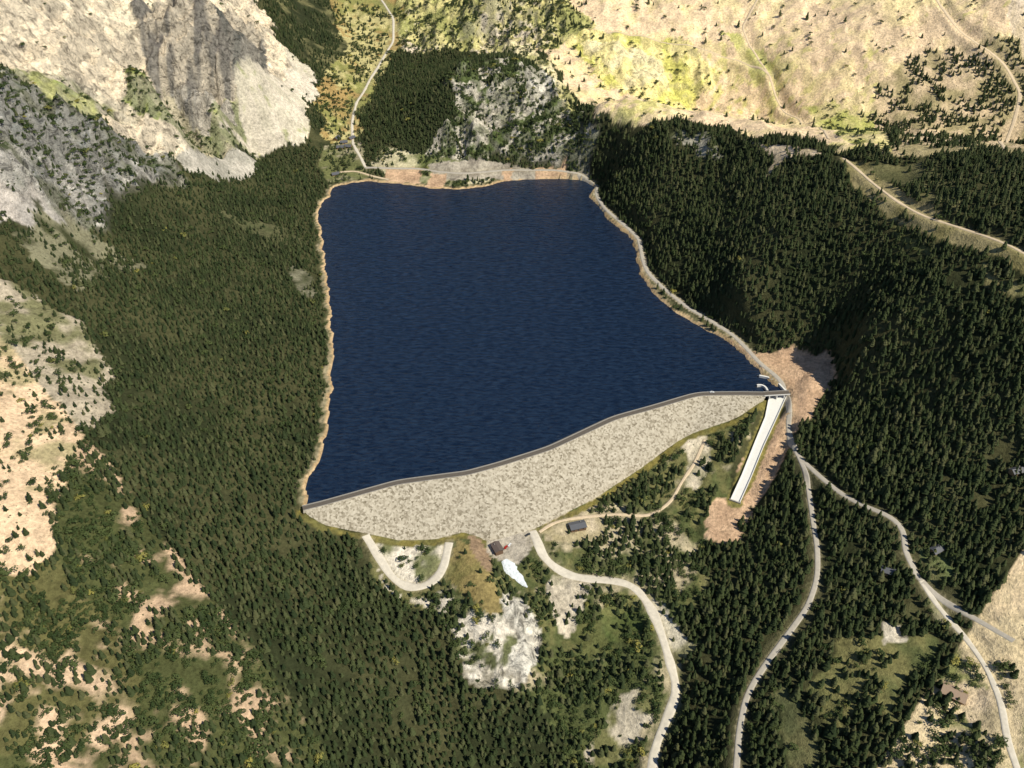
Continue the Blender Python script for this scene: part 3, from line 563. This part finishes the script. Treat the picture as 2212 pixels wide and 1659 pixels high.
# ------------------------------------------------------------ buildings and vehicles
roofg=simple('metal_roof_grey',(.10,.105,.12),.5,.1,.6); brown=simple('brown_siding',(.16,.10,.065),.8,.15,1.5); woodl=simple('log_wall',(.34,.22,.12),.8,.15,1.2); glass=simple('window_glass',(.02,.025,.03),.15,.05)
redp=simple('red_paint',(.42,.03,.02),.35,.05); whp=simple('white_paint',(.75,.75,.75),.35,.03); dkp=simple('dark_paint',(.05,.055,.06),.35,.05); rub=simple('rubber',(.02,.02,.02),.9,.1)
def house(name,px,L_,W_,h,rh,rot,wm_,rm_):
    p=hit([px])[0]; z=float(samp(H,p[0:1],p[1:2])[0])-.3; e=empty(name,(p[0],p[1],z)); e.rotation_euler=(0,0,rot)
    def add(nm,V,Fq,m): o=mesh_from(nm,V,Fq,[m]); o.parent=e
    a,b_=L_/2,W_/2
    add('walls',[(-a,-b_,-1.5),(a,-b_,-1.5),(a,b_,-1.5),(-a,b_,-1.5),(-a,-b_,h),(a,-b_,h),(a,b_,h),(-a,b_,h),(-a,0,h+rh-.15),(a,0,h+rh-.15)],[(0,1,5,4),(2,3,7,6),(1,2,6,9,5),(3,0,4,8,7)],wm_)
    o=.7; s=rh/b_
    add('roof',[(-a-o,-b_-o,h-o*s),(a+o,-b_-o,h-o*s),(a+o,0,h+rh),(-a-o,0,h+rh),(a+o,b_+o,h-o*s),(-a-o,b_+o,h-o*s),
        (-a-o,-b_-o,h-o*s+.25),(a+o,-b_-o,h-o*s+.25),(a+o,0,h+rh+.25),(-a-o,0,h+rh+.25),(a+o,b_+o,h-o*s+.25),(-a-o,b_+o,h-o*s+.25)],
        [(6,7,8,9),(9,8,10,11),(0,1,7,6),(4,5,11,10),(1,2,8,7),(2,4,10,8),(3,0,6,9),(5,3,9,11)],rm_)
    def panel(nm,x0,x1,z0,z1,yy,m): add(nm,[(x0,yy,z0),(x1,yy,z0),(x1,yy,z1),(x0,yy,z1)],[(0,1,2,3)],m)
    panel('door',-a*.15,-a*.15+1.3,.3,2.5,-b_-.06,dkp); panel('window_1',-a*.75,-a*.75+1.4,1.3,2.4,-b_-.06,glass); panel('window_2',a*.5,a*.5+1.4,1.3,2.4,-b_-.06,glass)
    add('chimney',[(a*.5-.3,b_*.4-.3,h),(a*.5+.3,b_*.4-.3,h),(a*.5+.3,b_*.4+.3,h),(a*.5-.3,b_*.4+.3,h),(a*.5-.3,b_*.4-.3,h+rh+1),(a*.5+.3,b_*.4-.3,h+rh+1),(a*.5+.3,b_*.4+.3,h+rh+1),(a*.5-.3,b_*.4+.3,h+rh+1)],[(0,1,5,4),(1,2,6,5),(2,3,7,6),(3,0,4,7),(4,5,6,7)],concg)
house('maintenance_building',(1247,1139),15,9,3.6,1.6,.28,brown,roofg)
house('valve_house',(1074,1188),11,7.5,4.5,1.2,2.0,brown,simple('brown_roof',(.12,.095,.085),.6,.1,.8))
rusty=simple('rusty_roof',(.34,.25,.18),.7,.1,.6)
for p,r_ in (((743,309),.3),((752,318),-.2),((728,300),1.2),((735,320),.1),((760,300),.8),((725,378),.4),((2022,1190),.5),((2195,1020),.3),((1918,1236),-.4),((2060,1500),-.6)):
    house('log_cabin',p,11 if p[0]!=2060 else 17,7 if p[0]!=2060 else 11,2.8,2.2,r_,woodl,roofg if p[0]!=2060 else rusty)
def car(name,pos,rot,paint_,pick=False):
    e=empty(name,pos); e.rotation_euler=(0,0,rot)
    prof=[(-2.3,.4),(-2.3,.95),(-2.15,1.05),(-1.5,1.08),(-1.15,1.55),(.35,1.6),(.95,1.1),(2.1,.98),(2.3,.8),(2.3,.4)] if not pick else [(-2.7,.5),(-2.7,1.15),(-.6,1.18),(-.5,1.75),(.75,1.78),(1.25,1.22),(2.5,1.12),(2.7,.9),(2.7,.5)]
    def ext(nm,pr,hw,m):
        k=len(pr); V=[(x_, -hw*(.82 if z_>1.3 else 1),z_) for x_,z_ in pr]+[(x_, hw*(.82 if z_>1.3 else 1),z_) for x_,z_ in pr]
        Fq=[(i,(i+1)%k,k+(i+1)%k,k+i) for i in range(k)]+[tuple(range(k)),tuple(range(2*k-1,k-1,-1))]
        o=mesh_from(nm,V,Fq,[m]); o.parent=e
    ext('body',prof,.92,paint_)
    zs=[(-1.3,1.12),(-1.05,1.5),(.3,1.54),(.8,1.14)] if not pick else [(-.45,1.25),(-.42,1.7),(.7,1.72),(1.1,1.26)]
    V=[(x_,-.93+.15*(z_>1.4),z_) for x_,z_ in zs]+[(x_,.93-.15*(z_>1.4),z_) for x_,z_ in zs]
    o=mesh_from('side_windows',V,[(0,1,2,3),(4,7,6,5)],[glass]); o.parent=e
    wsx=[(.42,1.57),(.92,1.14)] if not pick else [(.80,1.76),(1.24,1.26)]
    V=[(wsx[0][0],-.68,wsx[0][1]+.02),(wsx[0][0],.68,wsx[0][1]+.02),(wsx[1][0],.85,wsx[1][1]+.03),(wsx[1][0],-.85,wsx[1][1]+.03)]
    o=mesh_from('windscreen',V,[(0,1,2,3)],[glass]); o.parent=e
    for i,(wx_,wy_) in enumerate(((-1.4,-.85),(1.4,-.85),(-1.4,.85),(1.4,.85))):
        bm=bmesh.new(); bmesh.ops.create_cone(bm,cap_ends=True,segments=14,radius1=.36,radius2=.36,depth=.24); me=bpy.data.meshes.new('wheel'); bm.to_mesh(me); bm.free(); me.materials.append(rub)
        o=bpy.data.objects.new('wheel_%d'%i,me); o.location=(wx_,wy_,.36); o.rotation_euler=(math.pi/2,0,0); scene.collection.objects.link(o); o.parent=e
def put(name,px,rot,m,pick=False,z=None):
    p=hit([px])[0]; zz=float(samp(H,p[0:1],p[1:2])[0])+.02 if z is None else z
    if z is not None: p=at_z([(px[0],px[1],z)])[0]
    car(name,(p[0],p[1],zz),rot,m,pick)
put('parked_car',(1093,1183),1.0,redp); put('parked_car',(1101,1178),1.1,whp); put('pickup_truck',(1140,1156),.6,dkp,True); put('car',(1538,848),.0,whp,False,3.06)
# outlet: white water running out of the valve house
foam=simple('white_water',(.66,.71,.75),.5,.3,.5,.9)
P=OC; d=np.gradient(P[:,:2],axis=0); d/=np.linalg.norm(d,axis=1)[:,None]; u=np.stack([-d[:,1],d[:,0]],1)
tt=np.linspace(0,1,len(P)); ww=np.interp(tt,[0,.12,.4,.85,1],[3.8,5.4,5.6,2.6,.6])
rows=[]
for s in np.linspace(-1,1,9):
    q_=P[:,:2]+u*(s*ww*(1+.6*(vn(tt*14,tt*0+s,4)-.5)))[:,None]; rows.append(np.c_[q_,samp(H,q_[:,0],q_[:,1])+(.9*(1-abs(s)**4))-.1+vn(q_[:,0],q_[:,1],5)*.5])
strip('outlet_white_water',rows,foam,True)
# ------------------------------------------------------------ light, sky, camera
sd=Vector((.66,-.42,.95)).normalized()
w=bpy.data.worlds.new('World'); scene.world=w; w.use_nodes=True; n=w.node_tree.nodes; l=w.node_tree.links
sky=n.new('ShaderNodeTexSky'); sky.sky_type='NISHITA'; sky.sun_disc=False; sky.sun_elevation=math.asin(sd.z); sky.sun_rotation=math.atan2(sd.x,sd.y); sky.altitude=3000
l.new(sky.outputs[0],n['Background'].inputs[0]); n['Background'].inputs[1].default_value=.10
sl=bpy.data.lights.new('sun','SUN'); sl.energy=5; sl.angle=math.radians(.5); sl.color=(1,.93,.77); so=bpy.data.objects.new('sun',sl); so.rotation_euler=sd.to_track_quat('Z','Y').to_euler(); so.location=(0,0,1500); scene.collection.objects.link(so)
cam=bpy.data.cameras.new('camera'); cam.sensor_width=36; cam.lens=18/(CU/F); cam.clip_end=20000; cam.clip_start=1; co=bpy.data.objects.new('camera',cam); co.location=(0,0,CH); co.rotation_euler=(math.pi/2-PITCH,0,0); scene.collection.objects.link(co); scene.camera=co
scene.view_settings.view_transform='Standard'; scene.view_settings.look='None'; scene.view_settings.exposure=0
